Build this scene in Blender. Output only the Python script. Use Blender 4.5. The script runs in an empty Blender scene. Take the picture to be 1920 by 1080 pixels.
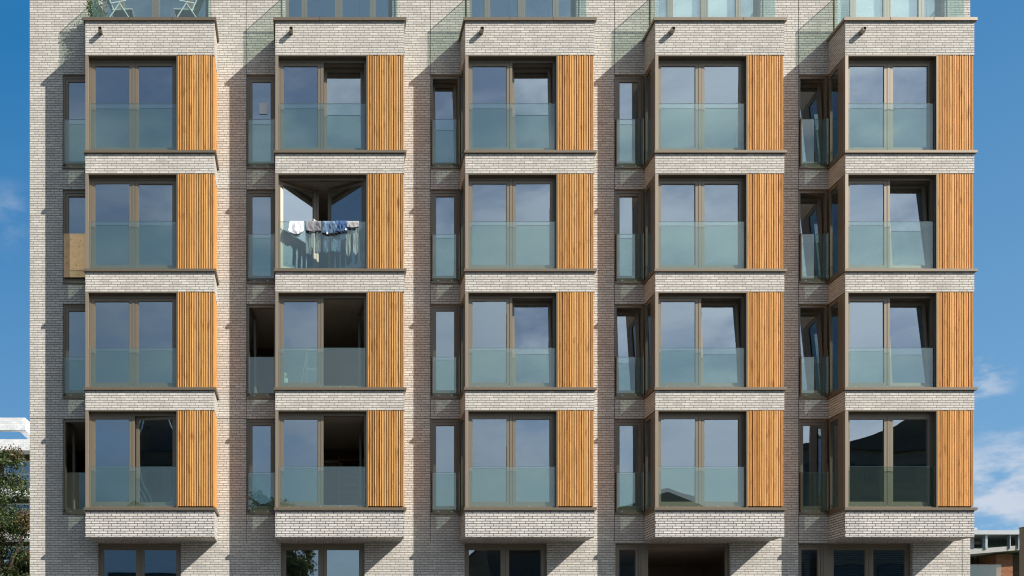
import bpy, math, random
from math import radians as R, sin, cos, pi
from mathutils import Vector, Matrix, noise
random.seed(7)
S = bpy.context.scene
COL = S.collection
EYE = 1.6                       # eye height; facade heights below are relative to the eye

# ---------------------------------------------------------------- materials
def newmat(name):
    m = bpy.data.materials.new(name); m.use_nodes = True
    nt = m.node_tree; nt.nodes.clear()
    return m, nt
def N(nt, t, **kw):
    n = nt.nodes.new(t)
    for k, v in kw.items():
        if k.startswith('i_'): n.inputs[k[2:].replace('_', ' ')].default_value = v
        else: setattr(n, k, v)
    return n
def L(nt, a, b): nt.links.new(a, b)
def rgba(c): return (c[0], c[1], c[2], 1)
def math_(nt, op, a=None, b=None, c=None):
    n = nt.nodes.new('ShaderNodeMath'); n.operation = op
    for i, v in enumerate((a, b, c)):
        if v is None: continue
        if isinstance(v, (int, float)): n.inputs[i].default_value = v
        else: L(nt, v, n.inputs[i])
    return n.outputs[0]
def mixc(nt, fac, a, b, mode='MIX'):
    n = nt.nodes.new('ShaderNodeMix'); n.data_type = 'RGBA'; n.blend_type = mode
    for sock, v in ((n.inputs[0], fac), (n.inputs[6], a), (n.inputs[7], b)):
        if isinstance(v, (int, float)): sock.default_value = v
        elif isinstance(v, tuple): sock.default_value = rgba(v)
        else: L(nt, v, sock)
    return n.outputs[2]

def paint(name, c, rough=.5, metal=0.0, var=.12, scale=3.0, bump=0.0, spec=.5, isl=0.0):
    m, nt = newmat(name)
    o = N(nt, 'ShaderNodeOutputMaterial'); p = N(nt, 'ShaderNodeBsdfPrincipled')
    p.inputs['Roughness'].default_value = rough; p.inputs['Metallic'].default_value = metal
    p.inputs['Specular IOR Level'].default_value = spec
    g = N(nt, 'ShaderNodeNewGeometry')
    nz = N(nt, 'ShaderNodeTexNoise'); nz.inputs['Scale'].default_value = scale; nz.inputs['Detail'].default_value = 5
    L(nt, g.outputs['Position'], nz.inputs['Vector'])
    f = math_(nt, 'MULTIPLY_ADD', nz.outputs[0], 2*var, 1-var)
    if isl:
        f2 = math_(nt, 'MULTIPLY_ADD', g.outputs['Random Per Island'], 2*isl, 1-isl)
        f = math_(nt, 'MULTIPLY', f, f2)
    vm = N(nt, 'ShaderNodeVectorMath', operation='SCALE'); vm.inputs[0].default_value = c
    L(nt, f, vm.inputs['Scale']); L(nt, vm.outputs[0], p.inputs['Base Color'])
    if bump:
        b = N(nt, 'ShaderNodeBump'); b.inputs['Strength'].default_value = bump; b.inputs['Distance'].default_value = .01
        L(nt, nz.outputs[0], b.inputs['Height']); L(nt, b.outputs[0], p.inputs['Normal'])
    L(nt, p.outputs[0], o.inputs[0])
    return m

def brick(name, c1, c2, cm, bw=.22, rh=.0625, mortar=.012, vm_col=None, bumpd=.012, dirt=.12):
    m, nt = newmat(name)
    o = N(nt, 'ShaderNodeOutputMaterial'); p = N(nt, 'ShaderNodeBsdfPrincipled')
    g = N(nt, 'ShaderNodeNewGeometry')
    sp = N(nt, 'ShaderNodeSeparateXYZ'); L(nt, g.outputs['Position'], sp.inputs[0])
    sn = N(nt, 'ShaderNodeSeparateXYZ'); L(nt, g.outputs['True Normal'], sn.inputs[0])
    side = math_(nt, 'GREATER_THAN', math_(nt, 'ABSOLUTE', sn.outputs[0]), .6)
    flat = math_(nt, 'GREATER_THAN', math_(nt, 'ABSOLUTE', sn.outputs[2]), .6)
    # u = x on front faces, y on side faces ; v = z, or y on flat faces
    u = math_(nt, 'ADD', math_(nt, 'MULTIPLY', sp.outputs[0], math_(nt, 'SUBTRACT', 1.0, side)), math_(nt, 'MULTIPLY', sp.outputs[1], side))
    v = math_(nt, 'ADD', math_(nt, 'MULTIPLY', sp.outputs[2], math_(nt, 'SUBTRACT', 1.0, flat)), math_(nt, 'MULTIPLY', sp.outputs[1], flat))
    row = math_(nt, 'FLOOR', math_(nt, 'DIVIDE', v, rh))
    # every course starts at its own offset, close to half bond
    wn = N(nt, 'ShaderNodeTexWhiteNoise', noise_dimensions='1D'); L(nt, row, wn.inputs['W'])
    odd = math_(nt, 'MODULO', math_(nt, 'ABSOLUTE', row), 2.0)
    off = math_(nt, 'ADD', math_(nt, 'MULTIPLY', odd, bw*.5), math_(nt, 'MULTIPLY', wn.outputs[0], bw*.28))
    uu = math_(nt, 'ADD', u, off)
    fu = math_(nt, 'MODULO', math_(nt, 'ADD', uu, 440.0*bw), bw)
    fv = math_(nt, 'MODULO', math_(nt, 'ADD', v, 400.0*rh), rh)
    col_i = math_(nt, 'FLOOR', math_(nt, 'DIVIDE', uu, bw))
    hx = math_(nt, 'LESS_THAN', fu, mortar*.85)
    hz = math_(nt, 'LESS_THAN', fv, mortar)
    cv = N(nt, 'ShaderNodeCombineXYZ'); L(nt, col_i, cv.inputs[0]); L(nt, row, cv.inputs[1])
    w2 = N(nt, 'ShaderNodeTexWhiteNoise', noise_dimensions='2D'); L(nt, cv.outputs[0], w2.inputs['Vector'])
    base = mixc(nt, w2.outputs['Value'], c1, c2)
    ws = N(nt, 'ShaderNodeSeparateColor'); L(nt, w2.outputs['Color'], ws.inputs[0])
    br = math_(nt, 'MULTIPLY_ADD', ws.outputs[2], .20, .90)
    nz = N(nt, 'ShaderNodeTexNoise'); nz.inputs['Scale'].default_value = 22; nz.inputs['Detail'].default_value = 4
    L(nt, g.outputs['Position'], nz.inputs['Vector'])
    nl = N(nt, 'ShaderNodeTexNoise'); nl.inputs['Scale'].default_value = .9; nl.inputs['Detail'].default_value = 5
    L(nt, g.outputs['Position'], nl.inputs['Vector'])
    br = math_(nt, 'MULTIPLY', br, math_(nt, 'MULTIPLY_ADD', nz.outputs[0], .26, .87))
    br = math_(nt, 'MULTIPLY', br, math_(nt, 'MULTIPLY_ADD', nl.outputs[0], 2*dirt, 1-dirt))
    # faint rain streaks running down the face
    mps = N(nt, 'ShaderNodeMapping'); mps.inputs['Scale'].default_value = (7, 7, .35); L(nt, g.outputs['Position'], mps.inputs[0])
    nst = N(nt, 'ShaderNodeTexNoise'); nst.inputs['Scale'].default_value = 1; nst.inputs['Detail'].default_value = 4; L(nt, mps.outputs[0], nst.inputs['Vector'])
    br = math_(nt, 'MULTIPLY', br, math_(nt, 'MULTIPLY_ADD', nst.outputs[0], .26, .87))
    vs = N(nt, 'ShaderNodeVectorMath', operation='SCALE'); L(nt, base, vs.inputs[0]); L(nt, br, vs.inputs['Scale'])
    c = mixc(nt, hx, vs.outputs[0], vm_col or cm)
    c = mixc(nt, hz, c, cm)
    L(nt, c, p.inputs['Base Color']); p.inputs['Roughness'].default_value = .85
    p.inputs['Specular IOR Level'].default_value = .25
    hgt = math_(nt, 'SUBTRACT', 1.0, math_(nt, 'MAXIMUM', math_(nt, 'MULTIPLY', hx, .5), hz))
    hgt = math_(nt, 'ADD', hgt, math_(nt, 'MULTIPLY', nz.outputs[0], .25))
    hgt = math_(nt, 'ADD', hgt, math_(nt, 'MULTIPLY', ws.outputs[0], .25))
    b = N(nt, 'ShaderNodeBump'); b.inputs['Strength'].default_value = .6; b.inputs['Distance'].default_value = bumpd
    L(nt, hgt, b.inputs['Height']); L(nt, b.outputs[0], p.inputs['Normal'])
    L(nt, p.outputs[0], o.inputs[0])
    return m

def glass(name, tint, refl, gloss_tint=(1, 1, 1), f0=1.0, haze=0.0, hazec=(.6, .7, .68), wob=0.0):
    """thin pane: tinted transmission and mirror reflection, rising with the angle"""
    m, nt = newmat(name)
    o = N(nt, 'ShaderNodeOutputMaterial')
    tr = N(nt, 'ShaderNodeBsdfTransparent'); tr.inputs[0].default_value = rgba(tint)
    gl = N(nt, 'ShaderNodeBsdfGlossy'); gl.inputs[0].default_value = rgba(gloss_tint); gl.inputs['Roughness'].default_value = 0.0
    lw = N(nt, 'ShaderNodeFresnel'); lw.inputs[0].default_value = 1.5
    f = math_(nt, 'MULTIPLY_ADD', lw.outputs[0], f0, refl)
    f = math_(nt, 'MINIMUM', f, .95)
    gb = N(nt, 'ShaderNodeNewGeometry')
    f = math_(nt, 'MULTIPLY', f, math_(nt, 'SUBTRACT', 1.0, gb.outputs['Backfacing']))
    if wob:
        g = N(nt, 'ShaderNodeNewGeometry')
        nz = N(nt, 'ShaderNodeTexNoise'); nz.inputs['Scale'].default_value = .9; nz.inputs['Detail'].default_value = 0
        L(nt, g.outputs['Position'], nz.inputs['Vector'])
        b = N(nt, 'ShaderNodeBump'); b.inputs['Strength'].default_value = 1; b.inputs['Distance'].default_value = wob
        L(nt, nz.outputs[0], b.inputs['Height']); L(nt, b.outputs[0], gl.inputs['Normal'])
    mx = N(nt, 'ShaderNodeMixShader'); L(nt, f, mx.inputs[0]); L(nt, tr.outputs[0], mx.inputs[1]); L(nt, gl.outputs[0], mx.inputs[2])
    out = mx.outputs[0]
    if haze:
        d = N(nt, 'ShaderNodeBsdfDiffuse'); d.inputs[0].default_value = rgba(hazec)
        m2 = N(nt, 'ShaderNodeMixShader'); m2.inputs[0].default_value = haze
        L(nt, out, m2.inputs[1]); L(nt, d.outputs[0], m2.inputs[2]); out = m2.outputs[0]
    L(nt, out, o.inputs[0])
    return m

def timber(name, ca, cb, cd):
    m, nt = newmat(name)
    o = N(nt, 'ShaderNodeOutputMaterial'); p = N(nt, 'ShaderNodeBsdfPrincipled')
    g = N(nt, 'ShaderNodeNewGeometry')
    mp = N(nt, 'ShaderNodeMapping'); mp.inputs['Scale'].default_value = (38, 38, 1.6); L(nt, g.outputs['Position'], mp.inputs[0])
    nz = N(nt, 'ShaderNodeTexNoise'); nz.inputs['Scale'].default_value = 1; nz.inputs['Detail'].default_value = 6; L(nt, mp.outputs[0], nz.inputs['Vector'])
    mp2 = N(nt, 'ShaderNodeMapping'); mp2.inputs['Scale'].default_value = (14, 14, 2.2); L(nt, g.outputs['Position'], mp2.inputs[0])
    n2 = N(nt, 'ShaderNodeTexNoise'); n2.inputs['Scale'].default_value = 1; n2.inputs['Detail'].default_value = 3; L(nt, mp2.outputs[0], n2.inputs['Vector'])
    base = mixc(nt, g.outputs['Random Per Island'], ca, cb)
    f = math_(nt, 'MULTIPLY_ADD', nz.outputs[0], .9, .55)
    vs = N(nt, 'ShaderNodeVectorMath', operation='SCALE'); L(nt, base, vs.inputs[0]); L(nt, f, vs.inputs['Scale'])
    k = N(nt, 'ShaderNodeMapRange'); k.inputs[1].default_value = .56; k.inputs[2].default_value = .76; L(nt, n2.outputs[0], k.inputs[0])
    c = mixc(nt, math_(nt, 'MULTIPLY', k.outputs[0], .75), vs.outputs[0], cd)
    L(nt, c, p.inputs['Base Color']); p.inputs['Roughness'].default_value = .65; p.inputs['Specular IOR Level'].default_value = .2
    b = N(nt, 'ShaderNodeBump'); b.inputs['Strength'].default_value = .3; b.inputs['Distance'].default_value = .004
    L(nt, nz.outputs[0], b.inputs['Height']); L(nt, b.outputs[0], p.inputs['Normal'])
    L(nt, p.outputs[0], o.inputs[0])
    return m

M = {}
M['brick'] = brick('pale_brick', (.665, .625, .56), (.565, .54, .50), (.225, .19, .145), vm_col=(.33, .28, .21), mortar=.0175, bumpd=.006)
M['brickdark'] = brick('pale_brick_open_joint', (.69, .65, .59), (.59, .565, .53), (.07, .06, .05), vm_col=(.09, .075, .06), mortar=.0175, bumpd=.006)
M['redbrick'] = brick('red_brown_brick', (.40, .17, .09), (.28, .11, .06), (.12, .08, .06), bw=.22, rh=.0625)
M['darkbrick'] = brick('dark_brown_brick', (.12, .085, .06), (.08, .06, .045), (.07, .06, .05), rh=.0625)
M['brownbrick'] = brick('brown_brick', (.24, .17, .12), (.17, .12, .085), (.12, .10, .08), rh=.0625)
M['whitebrick'] = brick('white_painted_brick', (.80, .80, .80), (.72, .72, .72), (.6, .6, .6), bw=.35, rh=.15, bumpd=.006)
M['frame'] = paint('bronze_lacquered_aluminium', (.215, .175, .125), .42, .25, .05, 2)
M['framed'] = paint('dark_bronze_lacquer', (.03, .026, .02), .6)  # dark lacquer of window frames, sun blind and handrail
M['sill'] = paint('bronze_anodised_sill', (.20, .155, .105), .38, .35, .06, 4)
M['post'] = paint('bronze_corner_post', (.30, .245, .18), .4, .3, .05, 3)
M['black'] = paint('dark_backing', (.018, .015, .012), .9)
M['joint'] = paint('dark_sealant', (.03, .028, .025), .9)
M['wood'] = timber('oiled_timber_slats', (.88, .475, .165), (.54, .255, .072), (.27, .085, .015))
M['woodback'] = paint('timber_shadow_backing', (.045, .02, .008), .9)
M['ceil'] = paint('plaster_ceiling', (.50, .46, .40), .9)
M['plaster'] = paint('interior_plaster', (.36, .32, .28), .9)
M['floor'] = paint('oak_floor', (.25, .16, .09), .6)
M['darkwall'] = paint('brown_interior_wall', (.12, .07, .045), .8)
M['glass'] = glass('coated_window_glass', (.95, .985, .975), .38, (.80, .93, 1.0), .7)
M['bglass'] = glass('balustrade_glass', (.875, .935, .90), .12, (.88, 1, .96), .8, haze=.018, hazec=(.5, .68, .62))
M['gedge'] = paint('green_glass_edge', (.07, .14, .12), .3)
M['darkpane'] = paint('dark_window_pane', (.012, .013, .015), .35)
M['ply'] = paint('plywood', (.88, .54, .28), .75, 0, .25, 9, .2)
M['plyhole'] = paint('plywood_knot', (.05, .025, .01), .9)
M['palegrey'] = paint('pale_grey_fascia', (.46, .48, .50), .5, 0, .04)
M['white'] = paint('white_powder_coat', (.78, .80, .78), .4, 0, .03)
M['whitewall'] = paint('white_render', (.74, .75, .76), .8, 0, .05)
M['greymetal'] = paint('grey_metal', (.42, .45, .48), .35, .5, .05)
M['alu'] = paint('bright_aluminium', (.62, .64, .66), .3, .7, .05)
M['mesh'] = paint('grey_textile_mesh', (.10, .12, .12), .9)
M['concrete'] = paint('concrete', (.42, .41, .39), .9, 0, .15, 2)
M['asphalt'] = paint('asphalt', (.05, .05, .052), .92, 0, .2, 6, .3)
M['brown'] = paint('dark_brown_lacquer', (.085, .065, .04), .5)
M['paving'] = brick('street_paving', (.12, .115, .11), (.10, .095, .09), (.08, .07, .06), bw=.21, rh=.105)
M['kerb'] = paint('kerb_stone', (.33, .33, .32), .85)
M['grass'] = paint('lawn', (.05, .09, .025), .95, 0, .4, 4)
M['bark'] = paint('bark', (.07, .05, .035), .95, 0, .3, 8, .4)
def leafmat(name, a, b):
    m, nt = newmat(name)
    o = N(nt, 'ShaderNodeOutputMaterial'); g = N(nt, 'ShaderNodeNewGeometry')
    c = mixc(nt, g.outputs['Random Per Island'], a, b)
    d = N(nt, 'ShaderNodeBsdfPrincipled'); d.inputs['Roughness'].default_value = .55; L(nt, c, d.inputs['Base Color'])
    t = N(nt, 'ShaderNodeBsdfTranslucent'); L(nt, c, t.inputs[0])
    mx = N(nt, 'ShaderNodeMixShader'); mx.inputs[0].default_value = .25
    L(nt, d.outputs[0], mx.inputs[1]); L(nt, t.outputs[0], mx.inputs[2]); L(nt, mx.outputs[0], o.inputs[0])
    return m
M['leaf'] = leafmat('green_leaves', (.035, .06, .018), (.10, .13, .03))
M['leafdark'] = leafmat('dark_green_leaves', (.022, .04, .014), (.10, .13, .03))
M['leafred'] = leafmat('reddish_leaves', (.16, .055, .03), (.20, .14, .05))
M['leaffresh'] = leafmat('fresh_leaves', (.12, .22, .05), (.26, .38, .10))
M['paper'] = paint('white_paper', (.86, .95, 1.0), .8, 0, .02)
M['blind'] = paint('white_roller_blind', (.92, .94, .96), .8, 0, .02)
M['petal'] = paint('cream_petals', (.85, .72, .45), .7)
M['louvre'] = paint('black_louvre', (.022, .021, .02), .45)
M['lamp'] = paint('ceiling_lamp_shell', (.08, .10, .12), .5)
M['shelfwood'] = paint('shelf_wood', (.30, .16, .07), .6, 0, .2, 12)

def cloth(name, a, b, sc=60):
    m, nt = newmat(name)
    o = N(nt, 'ShaderNodeOutputMaterial'); p = N(nt, 'ShaderNodeBsdfPrincipled'); p.inputs['Roughness'].default_value = .95
    g = N(nt, 'ShaderNodeNewGeometry'); nz = N(nt, 'ShaderNodeTexNoise'); nz.inputs['Scale'].default_value = sc*.2; nz.inputs['Detail'].default_value = 6
    L(nt, g.outputs['Position'], nz.inputs['Vector'])
    k = N(nt, 'ShaderNodeMapRange'); k.inputs[1].default_value = .35; k.inputs[2].default_value = .65; L(nt, nz.outputs[0], k.inputs[0])
    c = mixc(nt, k.outputs[0], a, b)
    L(nt, c, p.inputs['Base Color']); L(nt, p.outputs[0], o.inputs[0]); return m
M['cl_white'] = cloth('white_cotton', (.82, .83, .88), (.90, .90, .93))
M['cl_grey'] = cloth('grey_cotton', (.20, .20, .215), (.27, .27, .28))
M['cl_jean'] = cloth('washed_denim', (.06, .12, .21), (.18, .27, .37))
M['cl_blue'] = cloth('dark_denim', (.035, .08, .20), (.08, .16, .30))
M['cl_beige'] = cloth('grey_beige_cotton', (.34, .335, .33), (.42, .41, .40))
M['band'] = paint('dark_waistband', (.04, .03, .035), .9)

# ---------------------------------------------------------------- mesh helpers
class MB:
    def __init__(s): s.v = []; s.f = []
    def box(s, x0, x1, y0, y1, z0, z1):
        n = len(s.v)
        s.v += [(x0,y0,z0),(x1,y0,z0),(x1,y1,z0),(x0,y1,z0),(x0,y0,z1),(x1,y0,z1),(x1,y1,z1),(x0,y1,z1)]
        s.f += [tuple(n+i for i in q) for q in ((0,3,2,1),(4,5,6,7),(0,1,5,4),(1,2,6,5),(2,3,7,6),(3,0,4,7))]
        return s
    def bar(s, a, b, r, n=8, r2=None):
        a = Vector(a); b = Vector(b); d = (b-a).normalized()
        u = d.cross(Vector((0,0,1)) if abs(d.z) < .9 else Vector((1,0,0))).normalized(); w = d.cross(u)
        k = len(s.v); r2 = r if r2 is None else r2
        for p, q in ((a, r), (b, r2)):
            for i in range(n):
                t = 2*pi*i/n; s.v.append(tuple(p+u*q*cos(t)+w*q*sin(t)))
        for i in range(n): s.f.append((k+i, k+(i+1)%n, k+n+(i+1)%n, k+n+i))
        s.f.append(tuple(k+i for i in range(n-1, -1, -1))); s.f.append(tuple(k+n+i for i in range(n)))
        return s
    def quad(s, a, b, c, d):
        n = len(s.v); s.v += [tuple(a), tuple(b), tuple(c), tuple(d)]; s.f.append((n, n+1, n+2, n+3)); return s
    def lathe(s, prof, cx=0, cy=0, n=20):
        k = len(s.v)
        for r, z in prof:
            for i in range(n): s.v.append((cx+r*cos(2*pi*i/n), cy+r*sin(2*pi*i/n), z))
        for j in range(len(prof)-1):
            for i in range(n): s.f.append((k+j*n+i, k+j*n+(i+1)%n, k+(j+1)*n+(i+1)%n, k+(j+1)*n+i))
        s.f.append(tuple(k+i for i in range(n-1,-1,-1))); s.f.append(tuple(k+(len(prof)-1)*n+i for i in range(n)))
        return s
    def mesh(s, name, mat):
        me = bpy.data.meshes.new(name); me.from_pydata(s.v, [], s.f); me.materials.append(mat); me.update(); return me
def link(name, me, parent=None, loc=(0,0,0), rot=None):
    o = bpy.data.objects.new(name, me); COL.objects.link(o); o.parent = parent; o.location = loc
    if rot: o.rotation_euler = rot
    return o
def part(name, mb, mat, parent=None, loc=(0,0,0), rot=None, label=None):
    o = link(name, mb.mesh(name, M[mat]), parent, loc, rot)
    if label: o['label'] = label
    return o
def thing(name, label, cat, loc=(0,0,0), rz=0, group=None):
    o = bpy.data.objects.new(name, None); COL.objects.link(o); o.location = loc; o.rotation_euler = (0,0,rz); o.empty_display_size = .2
    return tag(o, label, cat, group)
def tag(o, label, cat, group=None, kind=None):
    if label: o['label'] = label
    if cat: o['category'] = cat
    if group: o['group'] = group
    if kind: o['kind'] = kind
    return o
def struct(name, mb, mat, label=None):
    o = part(name, mb, mat); o['kind'] = 'structure'
    if label: o['label'] = label
    return o
def pane_mb(x0, x1, yf, yb, z0, z1, bow):
    m = MB(); nx, nz = 7, 12
    for j in range(nz+1):
        for i in range(nx+1):
            u, v = i/nx, j/nz
            m.v.append((x0+(x1-x0)*u, yf+bow*(1-(2*u-1)**2)*(1-(2*v-1)**4), z0+(z1-z0)*v))
    for j in range(nz):
        for i in range(nx):
            a = j*(nx+1)+i; m.f.append((a, a+1, a+nx+2, a+nx+1))
    n = len(m.v); m.v += [(x0,yf,z0),(x1,yf,z0),(x1,yb,z0),(x0,yb,z0),(x0,yf,z1),(x1,yf,z1),(x1,yb,z1),(x0,yb,z1)]
    m.f += [tuple(n+i for i in q) for q in ((0,3,2,1),(4,5,6,7),(1,2,6,5),(2,3,7,6),(3,0,4,7))]
    return m
_cache = {}
def cached(key, fn, mat):
    if key not in _cache: _cache[key] = fn().mesh(key[0], M[mat])
    return _cache[key]

def holed(x0, x1, z0, z1, holes, y0, y1):
    """wall slab in the xz plane with rectangular openings and their reveals, no inner faces"""
    xs = sorted({x0, x1} | {v for h in holes for v in h[:2] if x0 < v < x1})
    zs = sorted({z0, z1} | {v for h in holes for v in h[2:] if z0 < v < z1})
    def solid(i, j):
        if i < 0 or j < 0 or i >= len(xs)-1 or j >= len(zs)-1: return False
        cx = (xs[i]+xs[i+1])/2; cz = (zs[j]+zs[j+1])/2
        return not any(h[0] < cx < h[1] and h[2] < cz < h[3] for h in holes)
    m = MB()
    for i in range(len(xs)-1):
        for j in range(len(zs)-1):
            if not solid(i, j): continue
            a, b, c, d = xs[i], xs[i+1], zs[j], zs[j+1]
            m.quad((a,y0,c),(b,y0,c),(b,y0,d),(a,y0,d)); m.quad((b,y1,c),(a,y1,c),(a,y1,d),(b,y1,d))
            if not solid(i-1, j): m.quad((a,y1,c),(a,y0,c),(a,y0,d),(a,y1,d))
            if not solid(i+1, j): m.quad((b,y0,c),(b,y1,c),(b,y1,d),(b,y0,d))
            if not solid(i, j-1): m.quad((a,y1,c),(b,y1,c),(b,y0,c),(a,y0,c))
            if not solid(i, j+1): m.quad((a,y0,d),(b,y0,d),(b,y1,d),(a,y1,d))
    return m

# ---------------------------------------------------------------- dimensions
D = .80                                            # how far the bays stand out
BW = 3.27
BX = [-5.54 + 4.8135*i for i in range(5)]
SILL = [13.54, 10.54, 7.54, 4.50]
HEAD = [15.97, 12.97, 9.97, 6.97]
BOT = 3.76; CAPB = 16.825; CAPT = 16.90
WX0, WX1 = -7.17, 17.42
ZB, ZT = -EYE, 20.6
WT = .32
E = EYE
WW = .77                                           # wall window width
bld = thing('apartment_building', 'large pale brick apartment block with five columns of timber clad bay windows filling the view', 'apartment building')

# ---------------------------------------------------------------- main wall
holes = []
for i, x in enumerate(BX):
    for r in range(4):
        holes.append((x-WW, x+BW-.12, SILL[r]-.02, HEAD[r]))
    holes.append((x+.24, x+3.04, CAPT-.10, 19.35))
FL = [(BX[0]+.15, BX[0]+2.32), (BX[1]+.12, BX[1]+2.31), (BX[2]+.11, BX[2]+2.27), (BX[3]-.76, BX[3]+2.25), (BX[4]-.79, BX[4]+2.20)]
FH = 3.72; FB = 1.45
for a, b in FL: holes.append((a, b, FB, FH))
for a, b in FL: holes.append((a, b, -EYE+.15, 1.0))
w = holed(WX0, WX1, ZB, ZT, holes, 0, WT)
w.box(WX0, WX0+WT, WT, 11.0, ZB, ZT); w.box(WX1-WT, WX1, WT, 11.0, ZB, ZT); w.box(WX0+WT, WX1-WT, 10.7, 11.0, ZB, ZT)
part('wall', w, 'brick', bld, (0,0,E))
part('roof', MB().box(WX0-.06, WX1+.06, -.06, 11.06, ZT, ZT+.10), 'sill', bld, (0,0,E))
sj = MB()
for i in range(1, 5):
    xj = BX[i]-WW-.012
    sj.box(xj-.005, xj+.005, -.003, .004, FH+.01, ZT-.02)
sj.box(WX1-.215, WX1-.205, -.003, .004, ZB, 3.9)
for z in (12.985, 6.985):
    sj.box(WX0+.01, BX[0]-WW, -.0025, .004, z, z+.008)
    for i in range(5):
        a = BX[i]+BW+.002; b = (BX[i+1]-WW-.018) if i < 4 else WX1-.01
        sj.box(a, b, -.0025, .004, z, z+.008)
part('movement_joint', sj, 'joint', bld, (0,0,E))

# interior: slabs, partitions, back wall
sl = MB(); cl = MB()
levels = [(16.0, 16.80), (12.99, 13.52), (9.99, 10.52), (6.99, 7.52), (3.74, 4.48), (.98, 1.43)]
for a, b in levels:
    sl.box(WX0+WT, WX1-WT, WT+.002, 5.2, a+.01, b)
part('floor_slab', sl, 'floor', bld, (0,0,E))
for a, b in levels:
    cl.box(WX0+WT+.01, WX1-WT-.01, WT+.003, 5.19, a-.02, a+.005)
part('ceiling', cl, 'ceil', bld, (0,0,E))
pw = MB()
for i in range(4):
    xp = BX[i]+BW+.25
    pw.box(xp, xp+.2, WT+.004, 5.18, -EYE+.02, ZT-.1)
pw.box(WX0+WT+.012, WX1-WT-.012, 5.0, 5.17, -EYE+.02, ZT-.1)
pw.box(WX0+WT+.002, WX0+WT+.03, WT+.005, 4.99, -EYE+.02, ZT-.1); pw.box(WX1-WT-.03, WX1-WT-.002, WT+.005, 4.99, -EYE+.02, ZT-.1)
part('partition', pw, 'plaster', bld, (0,0,E))
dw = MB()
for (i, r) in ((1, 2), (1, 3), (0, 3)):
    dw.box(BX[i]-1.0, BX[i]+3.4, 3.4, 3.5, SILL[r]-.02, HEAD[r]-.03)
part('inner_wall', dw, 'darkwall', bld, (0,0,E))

# ---------------------------------------------------------------- windows
SW = .075
def ring(W, H, w, y0, y1, wt=None, wb=None):
    wt = wt or w; wb = wb or w
    m = MB()
    m.box(0, w, y0, y1, 0, H); m.box(W-w, W, y0, y1, 0, H)
    m.box(w, W-w, y0, y1, 0, wb); m.box(w, W-w, y0, y1, H-wt, H)
    return m
prng = random.Random(9)
def sash(win, W, H, x, z, state, hinge='R', y=.014, label=None, stile=0):
    """one leaf: frame ring and its pane; the object's origin is on its hinge"""
    if state in ('closed', 'tilt', 'tilt_small') or hinge == 'L': ox = 0
    else: ox = -W
    def sm():
        m = ring(W, H, SW, 0, .06)
        # glazing bead, a little deeper inside the ring
        b = .012
        m.box(SW, SW+b, .018, .05, SW, H-SW); m.box(W-SW-b, W-SW, .018, .05, SW, H-SW)
        m.box(SW+b, W-SW-b, .018, .05, SW, SW+b); m.box(SW+b, W-SW-b, .018, .05, H-SW-b, H-SW)
        if stile: m.box(W+.003, W+stile-.003, -.008, .06, 0, H)
        if ox: m.v = [(a+ox, b_, c) for a, b_, c in m.v]
        return m
    def pm():
        return pane_mb(SW+ox+.004, W-SW+ox-.004, .026, .044, SW+.004, H-SW-.004, prng.choice((.0018, -.0012, .0008)))
    key = (round(W, 3), round(H, 3), round(ox, 3), stile)
    rot = {'closed': (0,0,0), 'tilt': (-R(5.2), 0, 0), 'tilt_small': (-R(3), 0, 0)}.get(state)
    if rot is None: rot = (0, 0, R(state) * (1 if hinge == 'L' else -1))
    loc = (x - ox, y + (.0 if state == 'closed' else .012), z)
    s = link('sash', cached(('sash',)+key, sm, 'frame'), win, loc, rot)
    me = cached(('pane', prng.randrange(3))+key, pm, 'glass')
    for f in me.polygons[:84]: f.use_smooth = True
    p = link('pane', me, win, loc, tuple((rot or (0,0,0))[k]+R(prng.uniform(-.22, .22))*(k != 1) for k in range(3)))
    lab = label or {'closed': None, 'tilt': 'window leaf tilted inwards at the top', 'tilt_small': 'window leaf tilted slightly inwards'}.get(state, 'window leaf swung open inwards')
    if lab: s['label'] = lab
    return s
def dbl_window(loc, W, H, left, right, lh='L', rh='R', angl=0, name='window', label=None, mull=.07):
    fw, ft, fb = .045, .075, .095
    def fm():
        m = ring(W, H, fw, 0, .085, ft, fb)
        m.box(fw, fw+.008, .03, .08, fb, H-ft); m.box(W-fw-.008, W-fw, .03, .08, fb, H-ft)
        return m
    o = link(name, cached(('window_frame', round(W,3), round(H,3), mull), fm, 'frame'), bld, loc)
    if label: o['label'] = label
    sw = (W-2*fw-mull)/2; sh = H-ft-fb
    sash(o, sw-.006, sh-.006, fw+.003, fb+.003, left, lh, stile=mull)
    sash(o, sw-.006, sh-.006, W/2+mull/2+.003, fb+.003, right, rh)
    return o
def sgl_window(loc, W, H, st, hinge='L', label=None, fw=.055, ft=.075, fb=.11):
    def fm():
        m = ring(W, H, fw, 0, .085, ft, fb)
        m.box(-.004, W+.004, -.03, .0, -.0, .035)
        return m
    o = link('window', cached(('window_frame', round(W,3), round(H,3)), fm, 'frame'), bld, loc)
    if label: o['label'] = label
    sash(o, W-2*fw-.006, H-ft-fb-.006, fw+.003, fb+.003, st, hinge)
    return o

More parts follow.
